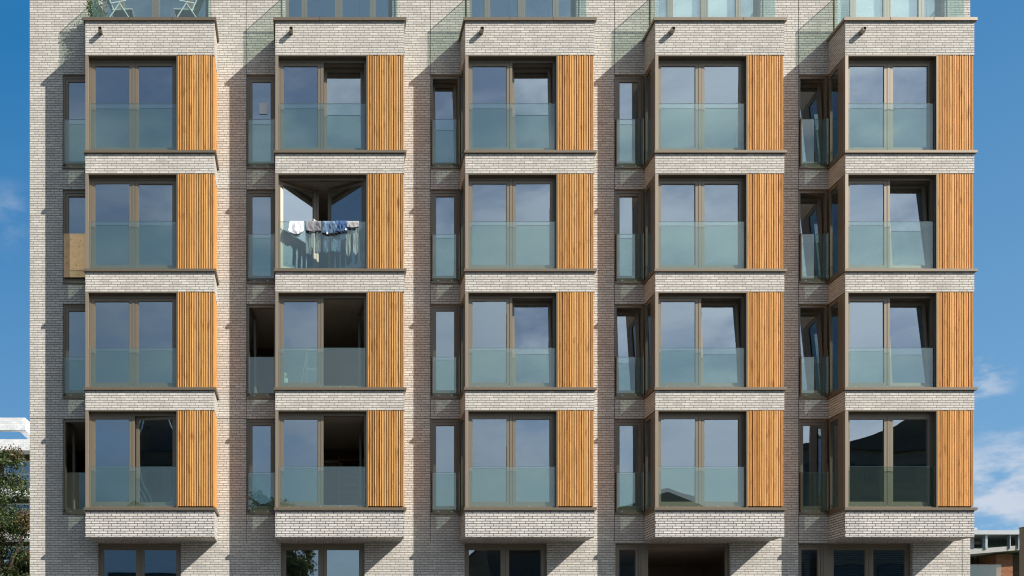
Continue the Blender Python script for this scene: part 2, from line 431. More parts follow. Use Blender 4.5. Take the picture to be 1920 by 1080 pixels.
front_state = [[('closed','closed'), ('closed','closed'), ('closed','closed'), ('closed', 6)],
               [('closed','tilt'), (27, 27), ('closed', 84), ('closed', 86)],
               [('closed','tilt'), ('closed','closed'), ('closed','tilt'), ('closed','closed')],
               [('closed','closed'), ('closed','closed'), ('closed','tilt'), ('closed','closed')],
               [('closed','closed'), ('closed','tilt'), ('closed','tilt'), ('closed','closed')]]
wall_state = [['closed', 'closed', 'closed', 80], ['closed', 'closed', 75, 'closed'], ['tilt', 'closed', 'closed', 'closed'],
              ['closed', 'closed', 'tilt', 'closed'], ['tilt', 'tilt', 'tilt', 'closed']]
RAIL = [1.24, 1.24, 1.03, 1.05]
def slats_front(sd=11):
    rnd = random.Random(sd); m = MB(); x = 2.348
    while x < BW-.02:
        w = rnd.choice((.022, .024, .027)); w = min(w, BW-.002-x)
        d = rnd.choice((.0, .003, .006, .010))
        m.box(x, x+w, -D+d, -D+.05, .012, 2.425)
        x += .0437
    return m
def slats_side():
    rnd = random.Random(12); m = MB(); y = -D+.048
    while y < -.03:
        w = rnd.choice((.020, .024, .028)); d = rnd.choice((0, .004, .010))
        m.box(BW-.045, BW-d-.001, y, y+w, .012, 2.425); y += w+rnd.choice((.016, .022))
    return m
ordn = ['first', 'second', 'third', 'fourth', 'fifth']
for i, x in enumerate(BX):
    # top band with its cap
    tb = MB().box(x, x+BW, -D, -.001, HEAD[0], CAPB)
    part('brick_band', tb, 'brick', bld, (0,0,E))
    cp = MB().box(x-.05, x+BW+.05, -D-.05, -D+.22, CAPB, CAPT)
    cp.box(x-.05, x+.22, -D+.22, -.002, CAPB, CAPT); cp.box(x+BW-.22, x+BW+.05, -D+.22, -.002, CAPB, CAPT)
    cap_ = part('parapet_cap', cp, 'sill', bld, (0,0,E))
    jb = MB()
    for q in (1.12, 2.22): jb.box(x+q-.004, x+q+.004, -D-.053, -D-.04, CAPB, CAPT+.002)
    part('seam', jb, 'joint', cap_)
    part('terrace_floor', MB().box(x+.22, x+BW-.22, -D+.22, WT+.3, CAPB-.03, CAPB+.012), 'concrete', bld, (0,0,E))
    sp = MB(); sx = x+.40
    sp.box(sx-.045, sx+.045, -D-.17, -D, 16.49, 16.50); sp.box(sx-.045, sx+.045, -D-.17, -D, 16.572, 16.582)
    sp.box(sx-.045, sx-.035, -D-.17, -D, 16.50, 16.572); sp.box(sx+.035, sx+.045, -D-.17, -D, 16.50, 16.572)
    so = part('rain_spout', sp, 'post', bld, (0,0,E))
    part('outlet', MB().box(sx-.034, sx+.034, -D-.15, -D-.002, 16.501, 16.571), 'black', so)
    for r in range(4):
        z = SILL[r]; h = HEAD[r]-z
        # band below this window
        zb = HEAD[r+1] if r < 3 else BOT
        part('brick_band', MB().box(x, x+BW, -D, -.001, zb, z-.065), 'brickdark' if r == 3 else 'brick', bld, (0,0,E))
        # sill runs round three sides
        part('sill', MB().box(x-.035, x+BW+.05, -D-.05, -.002, z-.065, z), 'sill', bld, (0,0,E))
        # soffit lining of the opening (outer, metal) and inner ceiling board
        sf = MB().box(x+.085, x+2.31, -D+.004, -D+.245, HEAD[r]-.022, HEAD[r]-.004)
        sfo = part('soffit_panel', sf, 'frame', bld, (0,0,E))
        part('seam', MB().box(x+1.645, x+1.653, -D+.003, -D+.246, HEAD[r]-.024, HEAD[r]-.015), 'joint', sfo)
        part('bay_ceiling', MB().box(x+.09, x+BW-.10, -D+.25, WT, HEAD[r]-.03, HEAD[r]-.004), 'ceil', bld, (0,0,E))
        # corner post (front left), wide side panel, thin post before the timber, right reveal
        cpst = MB().box(x, x+.078, -D, -D+.10, z, HEAD[r]-.004)
        part('corner_post', cpst, 'post', bld, (0,0,E))
        sd = MB().box(x+.004, x+.07, -D+.10, -D+.30, z, HEAD[r]-.004)
        part('side_panel', sd, 'frame', bld, (0,0,E))
        rv = MB().box(x+2.312, x+2.338, -D-.002, -D+.26, z, HEAD[r]-.004)
        part('window_reveal', rv, 'frame', bld, (0,0,E))
        # solid part behind the timber
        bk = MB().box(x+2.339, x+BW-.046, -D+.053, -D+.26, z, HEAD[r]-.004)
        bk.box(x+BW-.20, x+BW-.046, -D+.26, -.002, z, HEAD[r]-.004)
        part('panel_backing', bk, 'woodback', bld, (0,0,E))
        part('inner_lining', MB().box(x+2.345, x+BW-.205, -D+.262, -D+.29, z, HEAD[r]-.03), 'plaster', bld, (0,0,E))
        zz = z+(.03 if r == 3 else 0)
        ts = link('timber_screen', cached(('timber_screen', (i*3+r*2) % 5), lambda: slats_front(11+(i*3+r*2) % 5), 'wood'), bld, (x, 0, E+zz)); ts.scale = (1,1,(h-(.03 if r==3 else 0))/2.43)
        t2 = link('timber_screen', cached(('timber_side_screen',), slats_side, 'wood'), bld, (x, 0, E+zz)); t2.scale = ts.scale
        # front window
        a, b = front_state[i][r]
        W = 2.235; Hh = HEAD[r]-.024-z-.002
        dbl_window((x+.078, -D+.15, E+z+.002), W, Hh, a, b)
        # side window in the left cheek of the bay
        def sidef():
            m = MB(); y0, y1 = -D+.302, -.004
            Lg = y1-y0
            m.box(0, .06, y0, y0+.05, .002, Hh); m.box(0, .06, y1-.07, y1, .002, Hh)
            m.box(0, .06, y0+.05, y1-.07, .002, .10); m.box(0, .06, y0+.05, y1-.07, Hh-.09, Hh)
            return m
        sw_ = link('side_window', cached(('side_window', round(Hh, 3)), sidef, 'frame'), bld, (x+.006, 0, E+z))
        def sidep(): return MB().box(.02, .038, -D+.354, -.076, .102, Hh-.092)
        link('pane', cached(('side_pane', round(Hh, 3)), sidep, 'glass'), sw_, (0,0,0))
        # balustrade in front of the window
        rh = RAIL[r]
        bal = part('glass_balustrade', MB().box(x+.11, x+2.285, -D+.075, -D+.088, z+.045, z+rh), 'bglass', bld, (0,0,E))
        part('clamp_post', MB().box(x+.086, x+.110, -D+.05, -D+.13, z+.002, z+rh+.02), 'frame', bal)
        part('clamp_post', MB().box(x+2.286, x+2.310, -D+.05, -D+.13, z+.002, z+rh+.02), 'frame', bal)
        part('top_edge', MB().box(x+.11, x+2.285, -D+.074, -D+.089, z+rh, z+rh+.007), 'gedge', bal)
        part('base_rail', MB().box(x+.11, x+2.285, -D+.06, -D+.10, z+.002, z+.04), 'frame', bal)
        if r >= 2:
            for q in (.35, 1.15, 1.65): part('bolt', MB().bar((x+q, -D+.146, z+.06), (x+q, -D+.13, z+.06), .016, 8), 'alu', bal)
        # wall window
        Hw = HEAD[r]-z-.004
        st = wall_state[i][r]
        sgl_window((x-WW+.003, .045, E+z+.002), WW-.008, Hw, st, 'L')
        part('sill', MB().box(x-WW-.002, x-.003, -.035, .04, z-.035, z-.0), 'sill', bld, (0,0,E))
        if (i, r) == (0, 1):
            pb = part('plywood_board', MB().box(x-WW+.03, x-.03, -.028, -.010, z+.12, z+1.26), 'ply', bld, (0,0,E), label='plywood sheet screwed on in place of a glass balustrade')
            kn = MB(); rr = random.Random(5)
            for q in range(16):
                kx, kz = x-WW+.08+rr.random()*.6, z+.18+rr.random()*1.0
                kn.bar((kx, -.031, kz), (kx, -.027, kz), rr.uniform(.007, .013), 8)
            part('knot', kn, 'plyhole', pb)
        else:
            bal = part('glass_balustrade', MB().box(x-WW+.045, x-.05, -.035, -.022, z+.09, z+rh), 'bglass', bld, (0,0,E))
            part('clamp_post', MB().box(x-WW+.022, x-WW+.045, -.05, .04, z+.05, z+rh+.02), 'frame', bal)
            part('clamp_post', MB().box(x-.05, x-.027, -.05, .04, z+.05, z+rh+.02), 'frame', bal)
            part('top_edge', MB().box(x-WW+.045, x-.05, -.036, -.021, z+rh, z+rh+.006), 'gedge', bal)
            for q in (.2, .55): part('bolt', MB().bar((x-WW+q, .044, z+.055), (x-WW+q, .030, z+.055), .014, 8), 'alu', bal)
    # --- terrace window (recessed), railing
    zf = CAPT-.09
    W = 2.80; Ht = 19.35-zf
    def tf():
        m = ring(W, Ht, .09, 0, .09)
        for xc, hw in ((.50, .075), (1.40, .10), (2.30, .075)): m.box(xc-hw, xc+hw, .0, .088, .09, Ht-.09)
        for xc, hw in ((.50, .004), (1.40, .005), (1.34,.003), (1.46,.003), (2.30, .004)): m.box(xc-hw, xc+hw, -.004, .001, .09, Ht-.09)
        return m
    tw = link('terrace_window', cached(('terrace_window',), tf, 'frame'), bld, (x+.24, .17, E+zf))
    for p0, p1 in ((.09, .425), (.575, 1.30), (1.50, 2.225), (2.375, 2.71)):
        def tp(): return MB().box(p0, p1, .035, .055, .09, Ht-.09)
        link('pane', cached(('terrace_pane', p0), tp, 'glass'), tw)
    if i >= 2:
        a0 = {2: .5, 3: .62, 4: .1}[i]
        bm = MB()
        if i == 3:
            bm.box(.60, 1.27, .12, .125, .32, Ht-.1); bm.box(1.53, 2.2, .12, .125, .30, Ht-.1)
            bm.box(.0, .40, .12, .125, .1, Ht-.1); bm.box(2.4, 2.68, .12, .125, .1, Ht-.1)
        if i == 4: bm.box(.12, 1.28, .12, .125, .1, Ht-.1); bm.box(1.5, 2.7, .12, .125, .1, Ht-.1)
        if bm.v: part('roller_blind', bm, 'blind', tw, label='white blinds drawn down behind the glass')
    for a, b in ((.15, 1.125), (1.135, 2.135), (2.145, 3.11)):
        g = part('terrace_railing', MB().box(x+a, x+b, -.666, -.654, CAPT-.06, 17.96), 'bglass', bld, (0,0,E))
        part('top_edge', MB().box(x+a, x+b, -.668, -.652, 17.96, 17.972), 'gedge', g)
    for xx in (x+.15, x+3.10):
        g = part('terrace_railing', MB().box(xx, xx+.012, -.652, -.02, CAPT-.06, 17.96), 'bglass', bld, (0,0,E))
        part('top_edge', MB().box(xx-.002, xx+.014, -.652, -.02, 17.96, 17.972), 'gedge', g)
        part('side_clamp', MB().box(xx-.004, xx+.016, -.018, -.002, CAPT-.0, 17.96), 'frame', g)

# first-floor windows below the bays, with their ground-floor twins
for i, (a, b) in enumerate(FL):
    for zb, zh, nm in ((FB, FH, 'window'), (-EYE+.15, 1.0, 'ground_window')):
        H = zh-zb
        if i < 3:
            dbl_window((a+.003, .10, E+zb+.002), b-a-.006, H-.004, 'closed', 'closed', name=nm, mull=.05)
        else:
            sgl_window((a+.003, .10, E+zb+.002), .70, H-.004, 'closed')
            part('window_post', MB().box(a+.705, a+.86 if i == 4 else a+.80, .09, .20, zb+.002, zh-.004), 'frame', bld, (0,0,E))
            x0 = a+.862 if i == 4 else a+.802
            if i == 4 or nm == 'ground_window':
                dbl_window((x0, .10, E+zb+.002), b-x0-.003, H-.004, 'closed', 'closed', name=nm, mull=.05)
            else:
                wf = part('window', ring(b-x0-.003, H-.004, .09, 0, .09), 'frame', bld, (x0, .10, E+zb+.002), label='wide window standing open onto a dark room')
                sash(wf, 1.0, H-.2, b-x0-.1, .1, 88, 'R')
    if i == 4:
        lm = MB()
        for x0, x1 in ((a+.10, a+.62), (a+.95, a+1.83), (a+2.02, a+2.88)):
            z = FB+.15
            while z < FH-.14:
                lm.quad((x0, .145, z), (x1, .145, z), (x1, .185, z+.055), (x0, .185, z+.055)); z += .06
            z = FB+.1
        part('louvre_blind', lm, 'louvre', bld, (0,-.0+.06,E), label='black slatted blinds closed behind the first floor windows')

# ---------------------------------------------------------------- laundry on the balustrade, second bay, second row
BLx = BX[1]; yr = -D+.081; zt = SILL[1]+RAIL[1]+.012
def garment(x0, x1, zfront, zback, legs, seed, slant=0.0, shrink=.0, point=0.0):
    """cloth folded over the glass: outer fall, inner fall split into two legs"""
    m = MB(); nx = 22
    def wr(u, v, s):
        return noise.noise(Vector((u*9+seed, v*4.0, s)))*.030+noise.noise(Vector((u*24+seed, v*11, s+4)))*.016
    W = x1-x0
    def sheet(sx0, sx1, zend, side, taper, k):
        n = len(m.v); nz = 18; cx = (sx0+sx1)/2
        for j in range(nz+1):
            t = j/nz
            for q in range(nx+1):
                u = q/nx
                xx = sx0+(sx1-sx0)*u; xx = cx+(xx-cx)*(1-taper*t)+slant*t
                edge = 1-point*(1-abs(2*u-1)**1.5) if point else 1
                drop = (zt-zend)*(t*(1+point*.9*(1-(2*u-1)**2)-(point*.45) + .06*noise.noise(Vector((u*5+seed, k, 1.3)))))
                yy = yr+side*(.016+.018*min(1, t*4)+max(-.01, wr((xx-x0), drop, k)))
                if t == 0: yy = yr+side*.004; 
                zz = zt-drop+(.006 if t == 0 else 0)
                m.v.append((xx, yy, zz))
        for j in range(nz):
            for q in range(nx):
                a = n+j*(nx+1)+q; m.f.append((a, a+1, a+nx+2, a+nx+1))
    sheet(x0, x1, zfront, -1, shrink, 0)
    if legs:
        sheet(x0+.01, x0+W*legs[0], zback, 1, .12, 3); sheet(x1-W*legs[1], x1-.01, zback+.03, 1, .1, 6)
    else: sheet(x0+.02, x1-.02, zback, 1, 0, 3)
    return m
def pxx(px): return (px-570)/1850*(25.8-.72)
def pzz(py): return (1285-py)/1850*(25.8-.72)
def cloth_obj(name, mb, mat, label, cat):
    o = part(name, mb, mat, None, (0,0,E))
    md = o.modifiers.new('thickness', 'SOLIDIFY'); md.thickness = .007; md.offset = 0
    for p in o.data.polygons: p.use_smooth = True
    return tag(o, label, cat, 'clothes drying over the glass balustrade')
cloth_obj('shirt', garment(pxx(543), pxx(569), pzz(437), pzz(441), None, 1.0, -.02, -.12, .35), 'cl_white', 'white shirt draped over the glass balustrade, leftmost of the drying clothes', 'shirt')
g = cloth_obj('trousers', garment(pxx(572), pxx(602), pzz(434), pzz(476), (.42, .42), 2.0), 'cl_grey', 'dark grey trousers hanging between the white shirt and the jeans', 'trousers')
g2 = cloth_obj('jeans', garment(pxx(604), pxx(634), pzz(438), pzz(473), (.46, .46), 3.0), 'cl_jean', 'washed light blue jeans draped over the glass, beside the grey trousers', 'jeans')
g3 = cloth_obj('jeans', garment(pxx(629), pxx(650), pzz(436), pzz(471), (.46, .1), 4.0, .02), 'cl_blue', 'darker blue jeans squeezed between the washed jeans and the beige trousers', 'jeans')
for v in g3.data.vertices: v.co.y -= .02 if v.co.y < yr else -.02
g4 = cloth_obj('trousers', garment(pxx(647), pxx(673), pzz(427), pzz(476), (.42, .45), 5.0, 0, 0, .15), 'cl_beige', 'light grey beige trousers with rolled waist, rightmost of the drying clothes', 'trousers')
def waist(par, a, b, z, mat='band'):
    m = MB()
    pts = [(pxx(a)+(pxx(b)-pxx(a))*t, yr-.045-.012*sin(9*t), pzz(z)-.035*sin(pi*t)) for t in [k/10 for k in range(11)]]
    for p, q in zip(pts, pts[1:]): m.bar(p, q, .014, 6)
    part('waistband', m, mat, par)
waist(g, 574, 601, 434); waist(g2, 605, 633, 438); waist(g3, 633, 650, 435, 'band'); waist(g4, 650, 672, 427)
part('care_label', MB().box(pxx(612), pxx(615), yr-.075, yr-.070, pzz(441), pzz(438)), 'paper', g2)
part('care_label', MB().box(pxx(646.5), pxx(650), yr-.075, yr-.070, pzz(434), pzz(431)), 'paper', g3)

# ---------------------------------------------------------------- terrace chairs, plant
def chair(px, flip, label):
    """white folding armchair seen from the side; flip=1 faces right"""
    y = -.38; x = (px-570)/1850*(25.8+y); f = flip; z0 = CAPB+.014
    t = thing('folding_chair', label, 'chair', (x, y, E+z0), 0, 'chairs on the roof terrace')
    fr = MB()
    for s in (-.24, .24):
        fr.bar((.06*f, s, .37), (-.23*f, s, 1.04), .017)
        fr.bar((.0*f, s, .40), (.52*f, s, .42), .015)
    fr.bar((.52*f, -.24, .42), (.52*f, .24, .42), .015); fr.bar((-.23*f, -.24, 1.04), (-.23*f, .24, 1.04), .015)
    part('frame', fr, 'white', t)
    for s in (-.26, .26):
        part('leg', MB().bar((.20*f, s, .56), (-.18*f, s, .0), .015), 'white', t)
        part('leg', MB().bar((.20*f, s, .56), (.56*f, s, .0), .015), 'white', t)
        part('armrest', MB().bar((.0*f, s, .55), (.37*f, s, .62), .019), 'white', t)
    part('seat', MB().box(*sorted((.04*f, .50*f)), -.225, .225, .40, .415), 'mesh', t)
    bk = MB()
    for k in range(1, 14):
        q = k/14; bk.bar(((.06-.29*q)*f, -.23, .37+.67*q), ((.06-.29*q)*f, .23, .37+.67*q), .026, 6)
    part('backrest', bk, 'mesh', t)
chair(213, 1, 'white framed folding chair facing right, next to the potted plant on the terrace')
chair(366, -1, 'white framed folding chair facing left at the right end of the terrace')
def leaves(m, c, r, n, size, rnd, squash=(1,1,1), shell=.0):
    for _ in range(n):
        d = Vector((rnd.gauss(0,1), rnd.gauss(0,1), rnd.gauss(0,1))).normalized()
        q = rnd.random()**(.45)
        p = Vector(c)+Vector((d.x*r*squash[0], d.y*r*squash[1], d.z*r*squash[2]))*q
        a = Vector((rnd.gauss(0,1), rnd.gauss(0,1), rnd.gauss(0,1))).normalized(); b = a.cross(Vector((rnd.gauss(0,1), rnd.gauss(0,1), rnd.gauss(0,1)))).normalized()
        s = size*rnd.uniform(.6, 1.3); k = len(m.v)
        m.v += [tuple(p-a*s), tuple(p+b*s*.45-a*s*.1), tuple(p+a*s), tuple(p-b*s*.45-a*s*.1)]; m.f.append((k, k+1, k+2, k+3))
rnd = random.Random(3)
px_ = (184-570)/1850*(25.35); t = thing('potted_plant', 'leafy trailing plant in a white pot at the left end of the terrace', 'plant', (px_, -.42, E+CAPB+.014))
part('pot', MB().lathe([(.07,0),(.08,.02),(.09,.28),(.10,.30),(.09,.30),(.07,.26)]), 'white', t)
pl = MB()
for k in range(40):
    a = rnd.uniform(0, 2*pi); rr = rnd.uniform(.05, .27); z = rnd.uniform(.30, 1.0)
    leaves(pl, (rr*cos(a), rr*sin(a)*.7, z), .11, 26, .028, rnd)
for k in range(7):
    a = rnd.uniform(0, 2*pi)
    for j in range(8): leaves(pl, (.20*cos(a)*(1+j*.03), .15*sin(a), .42-j*.04), .035, 8, .022, rnd)
part('foliage', pl, 'leaffresh', t)

# ---------------------------------------------------------------- small things inside
pp = part('paper_sheet', MB().box((486.5-570)/1850*25.85, (502-570)/1850*25.85, 0, .003, (1285-213)/1850*25.85, (1285-192)/1850*25.85), 'paper', None, (0, .068, E))
tag(pp, 'white sheet of paper stuck inside the narrow window left of the second bay', 'paper')
for (i, r, dx, lab) in ((0, 0, 1.24, 'round ceiling lamp seen through the top window of the leftmost bay'),
                   (0, 1, 1.26, 'round ceiling lamp seen through the leftmost bay, one storey below the terrace storey'),
                   (0, 3, 1.28, 'round ceiling lamp seen through the lowest window of the leftmost bay'),
                   (2, 3, 1.03, 'round ceiling lamp seen through the lowest window of the middle bay'),
                   (3, 3, .90, 'round ceiling lamp seen through the lowest window of the fourth bay')):
    t = thing('ceiling_lamp', lab, 'lamp', (BX[i]+dx, .75, E+HEAD[r]-.10), 0, 'round ceiling lamps in the rooms')
    part('shade', MB().lathe([(.03,0),(.10,.01),(.13,.035),(.13,.055)]), 'lamp', t); part('mount', MB().lathe([(.04,.055),(.04,.08)]), 'lamp', t)
# stepladder and bucket, second bay, third row
lz = SILL[2]
t = thing('stepladder', 'aluminium stepladder with a towel standing behind the glass of the second bay', 'ladder', (BX[1]+.83, .45, E+lz))
fr = MB()
for s in (-.03, .33):
    fr.bar((s-.0, .0, 0), (s+.0, .10, 1.42), .013); 
fr.bar((-.26, -.1, 0), (-.03, .10, 1.35), .011); fr.bar((-.03,.10,1.42), (.33,.10,1.42), .013)
part('frame', fr, 'white', t)
for k in range(3): part('step', MB().box(-.02, .32, .0+.07*k*.3, .12+.02*k, .12+.38*k, .15+.38*k), 'white', t)
tb = thing('flower_bucket', 'white bucket of cream flowers on the sill inside the second bay', 'flowers', (BX[1]+.22, -.45, E+lz+.03))
part('bucket', MB().lathe([(.075,0),(.10,.30),(.105,.31),(.095,.31),(.09,.28)]), 'white', tb)
fl = MB()
for k in range(7):
    a = rnd.uniform(0, 6.28); q = rnd.uniform(0, .08); fl.lathe([(.01,.34+k*.008),(.028,.36+k*.008),(.026,.39+k*.008),(.008,.40+k*.008)], q*cos(a), q*sin(a), 8)
part('flowers', fl, 'petal', tb)
# shelf, air conditioner in the lowest room; cabinet above
lz = SILL[3]
t = thing('wooden_shelf', 'tall wooden shelf inside the lowest room of the second bay', 'shelf', (BX[1]+1.72, 2.6, E+lz))
sh = MB(); sh.box(0, .03, 0, .3, 0, 2.1); sh.box(.75, .78, 0, .3, 0, 2.1)
part('frame', sh, 'shelfwood', t)
for k in range(9): part('shelf_board', MB().box(.03, .75, 0, .3, .1+.235*k, .125+.235*k), 'shelfwood', t)
t = thing('air_conditioner', 'white air conditioner hung on the back wall of the lowest room of the second bay', 'air conditioner', (BX[1]+1.25, 3.2, E+HEAD[3]-.62))
part('housing', MB().box(-.1, .62, 0, .18, 0, .28), 'plaster', t); part('vent', MB().box(0, .5, -.01, 0, .06, .10).box(0, .5, -.01, 0, .14, .17), 'black', t)
t = thing('cabinet', 'brown cabinet inside the third row room of the second bay', 'cabinet', (BX[1]+1.75, 2.8, E+SILL[2]))
part('carcass', MB().box(0, .9, 0, .4, 0, 1.75), 'shelfwood', t); part('door', MB().box(.02, .44, -.02, 0, .05, .8), 'plaster', t); part('door', MB().box(.46, .88, -.02, 0, .05, .8), 'plaster', t)

# ---------------------------------------------------------------- ground
struct('ground', MB().box(-400, 400, -400, 500, -.45, -.30), 'grass')
struct('pavement', MB().box(-60, 60, -5.0, 14, -.30, 0.0), 'paving')
struct('kerb', MB().box(-60, 60, -5.16, -5.0, -.30, .005), 'kerb')
struct('road', MB().box(-60, 60, -13, -5.16, -.30, -.12), 'asphalt')
struct('forecourt', MB().box(-60, 60, -56, -13, -.30, -.05), 'paving')

# ---------------------------------------------------------------- trees
def tree(name, label, loc, h, rad, leafm, nclump, nleaf, size, seed, squash=(1,1,1), crown_lo=.3, cat='tree', group=None, extra=None):
    rnd = random.Random(seed); t = thing(name, label, cat, loc, 0, group)
    tr = MB(); tr.bar((0,0,-.3), (.1,0,h*.5), h*.022+.05, 10, h*.012+.03)
    for k in range(9):
        a = rnd.uniform(0, 6.28); z0 = h*rnd.uniform(crown_lo*.8, .55)
        p1 = (rad*.75*squash[0]*cos(a), rad*.75*squash[1]*sin(a), z0+rnd.uniform(.1, .42)*h)
        tr.bar((.05, 0, z0), p1, h*.008+.02, 6, .015)
    part('trunk', tr, 'bark', t)
    m = MB(); zc = h*(1+crown_lo)/2; hz = h*(1-crown_lo)/2
    cl = []
    for k in range(nclump):
        while True:
            p = Vector((rnd.uniform(-1,1), rnd.uniform(-1,1), rnd.uniform(-1,1)))
            if .25 < p.length < 1: break
        c = (p.x*rad*squash[0]*.9, p.y*rad*squash[1]*.9, zc+p.z*hz*.92); cl.append(c)
        leaves(m, c, rad*rnd.uniform(.14, .27), nleaf, size, rnd, (1,1,.8))
    part('crown', m, leafm, t)
    if extra:
        m = MB()
        for c in cl[::extra[1]]: leaves(m, (c[0], c[1]-.2, c[2]), rad*.2, nleaf, size, rnd)
        part('crown', m, extra[0], t, label='reddish leaves in the crown')
    return t
tree('leafy_tree', 'dark leafy tree with reddish leaves beside the white building at left', (-18.3, 33.0, 0), 16.3, 3.5, 'leafdark', 210, 240, .10, 21, (1,1,1), .10, extra=('leafred', 7))
tree('leafy_tree', 'broad green tree across the street, mirrored in the second bay', (-2.3, -42, 0), 15.4, 3.3, 'leaf', 110, 150, .15, 22, (1,1,1), .25)
tree('leafy_tree', 'smaller green tree across the street, mirrored beside the broad one', (-.9, -52, 0), 15.6, 1.9, 'leaf', 70, 120, .17, 23, (1,1,1), .25)

# ---------------------------------------------------------------- white building at left
def P(px, py, y): d = 25.8+y; return ((px-570)/1850*d, (1285-py)/1850*d)
Y = 40.0
xr, zt1 = P(47, 783, Y); _, zb1 = P(0, 806, Y)
t = thing('white_building', 'white apartment building with roof pergola behind the leafy tree at left', 'building')
pg = MB().box(xr-14, xr, Y, Y+.5, zb1, zt1); pg.box(xr-.5, xr, Y+.5, Y+7, zb1, zt1); pg.box(xr-14, xr-.5, Y+6.5, Y+7, zb1, zt1)
part('roof_pergola', pg, 'whitebrick', t, (0,0,E))
_, z2 = P(0, 822, Y); _, z3 = P(0, 843, Y)
wx = xr+3
part('parapet', MB().box(xr-14, wx, Y+.2, Y+9, z3, z2), 'whitebrick', t, (0,0,E))
for px_b in (P(-20, 0, Y)[0],): part('pergola_post', MB().box(px_b-.2, px_b+.2, Y+.1, Y+.5, z2, zb1), 'whitebrick', t, (0,0,E))
part('wall', MB().box(xr-14, wx-.3, Y+1.4, Y+8.8, -EYE, z3), 'darkbrick', t, (0,0,E))
zz = z3-2.9
while zz > -.5:
    part('balcony_slab', MB().box(xr-14, wx, Y+.2, Y+1.4, zz-.15, zz+.35), 'whitebrick', t, (0,0,E))
    for k in range(6):
        a = xr-13+k*2.8
        fwn = part('window', ring(1.9, 2.0, .09, 0, .08), 'white', t, (a, Y+1.31, E+zz+.45))
        part('pane', MB().box(.1, 1.8, .03, .05, .1, 1.9), 'glass', fwn)
    rl = MB(); rl.bar((xr-14, Y+.25, zz+1.3), (wx, Y+.25, zz+1.3), .03, 6); rl.bar((xr-14, Y+.25, zz+.8), (wx, Y+.25, zz+.8), .02, 6)
    for k in range(12): rl.bar((xr-14+k*1.5, Y+.25, zz+.35), (xr-14+k*1.5, Y+.25, zz+1.3), .02, 6)
    part('railing', rl, 'greymetal', t, (0,0,E))
    zz -= 2.9

# ---------------------------------------------------------------- house at right
Y = 40.0
def X(px): return P(px, 0, Y)[0]
def Z(py): return P(0, py, Y)[1]
t = thing('modern_house', 'white flat roofed penthouse over a red brown brick storey beyond the right edge', 'house')
part('wall', MB().box(X(1878), X(1909), Y+.5, Y+6, -EYE, Z(1037)), 'redbrick', t, (0,0,E))
part('wall', MB().box(X(1780), X(1878)-.003, Y+2.2, Y+6, -EYE, Z(1037)), 'darkbrick', t, (0,0,E), label='dark recessed wall behind the balcony')
part('wall', MB().box(X(1909)+.003, X(2050), Y+1.6, Y+6, -EYE, Z(1037)), 'darkbrick', t, (0,0,E))
sb = MB(); x0, x1 = X(1780), X(2050)
za0, za1, zb0, zb1 = Z(1041), Z(1033), Z(1030), Z(1022)
# sloping slab edge
n = len(sb.v)
sb.v += [(x0,Y-.3,Z(1043)),(x1,Y-.3,Z(1020)),(x1,Y+6,Z(1020)),(x0,Y+6,Z(1043)),(x0,Y-.3,Z(1034)),(x1,Y-.3,Z(1012)),(x1,Y+6,Z(1012)),(x0,Y+6,Z(1034))]
sb.f += [tuple(n+i for i in q) for q in ((0,3,2,1),(4,5,6,7),(0,1,5,4),(1,2,6,5),(2,3,7,6),(3,0,4,7))]
part('floor_slab', sb, 'concrete', t, (0,0,E))
part('roof', MB().box(x0, x1, Y-.6, Y+7, Z(1004.5), Z(997)), 'palegrey', t, (0,0,E))
part('roof_upstand', MB().box(x0, X(1887), Y+.5, Y+6, Z(996.5), Z(992)).box(x0, X(1840), Y+.4, Y+5.8, Z(992), Z(987.5)), 'palegrey', t, (0,0,E))
part('penthouse_wall', MB().box(X(1780), X(1886), Y+2.5, Y+5.5, Z(1036), Z(1004.6)), 'whitewall', t, (0,0,E))
part('penthouse_wall', MB().box(X(1829), X(1838), Y+.6, Y+2.49, Z(1033), Z(1004.6)), 'whitewall', t, (0,0,E))
for a, b in ((1822, 1828), (1847, 1882)):
    fwn = part('window', ring(X(b)-X(a), Z(1015)-Z(1028), .06, 0, .06), 'greymetal', t, (X(a), Y+2.42, E+Z(1028)))
    part('pane', MB().box(.06, X(b)-X(a)-.06, .02, .04, .06, Z(1015)-Z(1028)-.06), 'glass', fwn)
part('sun_blind', MB().box(X(1846), X(1883), Y+2.2, Y+2.3, Z(1017.5), Z(1012)), 'framed', t, (0,0,E))
for a, b in ((1840, 1844), (1885.5, 1887), (1901.5, 1903)): part('column', MB().box(X(a), X(b), Y-.4, Y-.1, Z(1030), Z(1004.6)), 'greymetal', t, (0,0,E))
for a, b in ((1826, 1838), (1846, 1858), (1864, 1876), (1911, 1925)):
    fwn = part('window', ring(X(b)-X(a), 2.1, .07, 0, .06), 'framed', t, (X(a), Y+(1.54 if a > 1900 else 2.13), E+Z(1100)+.4))
    part('pane', MB().box(.07, X(b)-X(a)-.07, .02, .04, .07, 2.03), 'glass', fwn)
bal = part('glass_balustrade', MB().box(X(1800), X(1878)-.02, Y+.0, Y+.02, Z(1090), Z(1059)), 'bglass', t, (0,0,E))
part('handrail', MB().box(X(1800), X(1878)-.02, Y-.02, Y+.04, Z(1059), Z(1058)), 'framed', bal)
part('floor_slab', MB().box(x0, X(1878)-.01, Y-.2, Y+2.19, Z(1098), Z(1090)), 'concrete', t, (0,0,E))
yq = 2.0; xp = P(1917, 0, yq)[0]; zp = P(0, 988, yq)[1]
t = thing('metal_post', 'brown metal post at the far right beside the red brick house', 'post', (xp+.12, yq, 0))
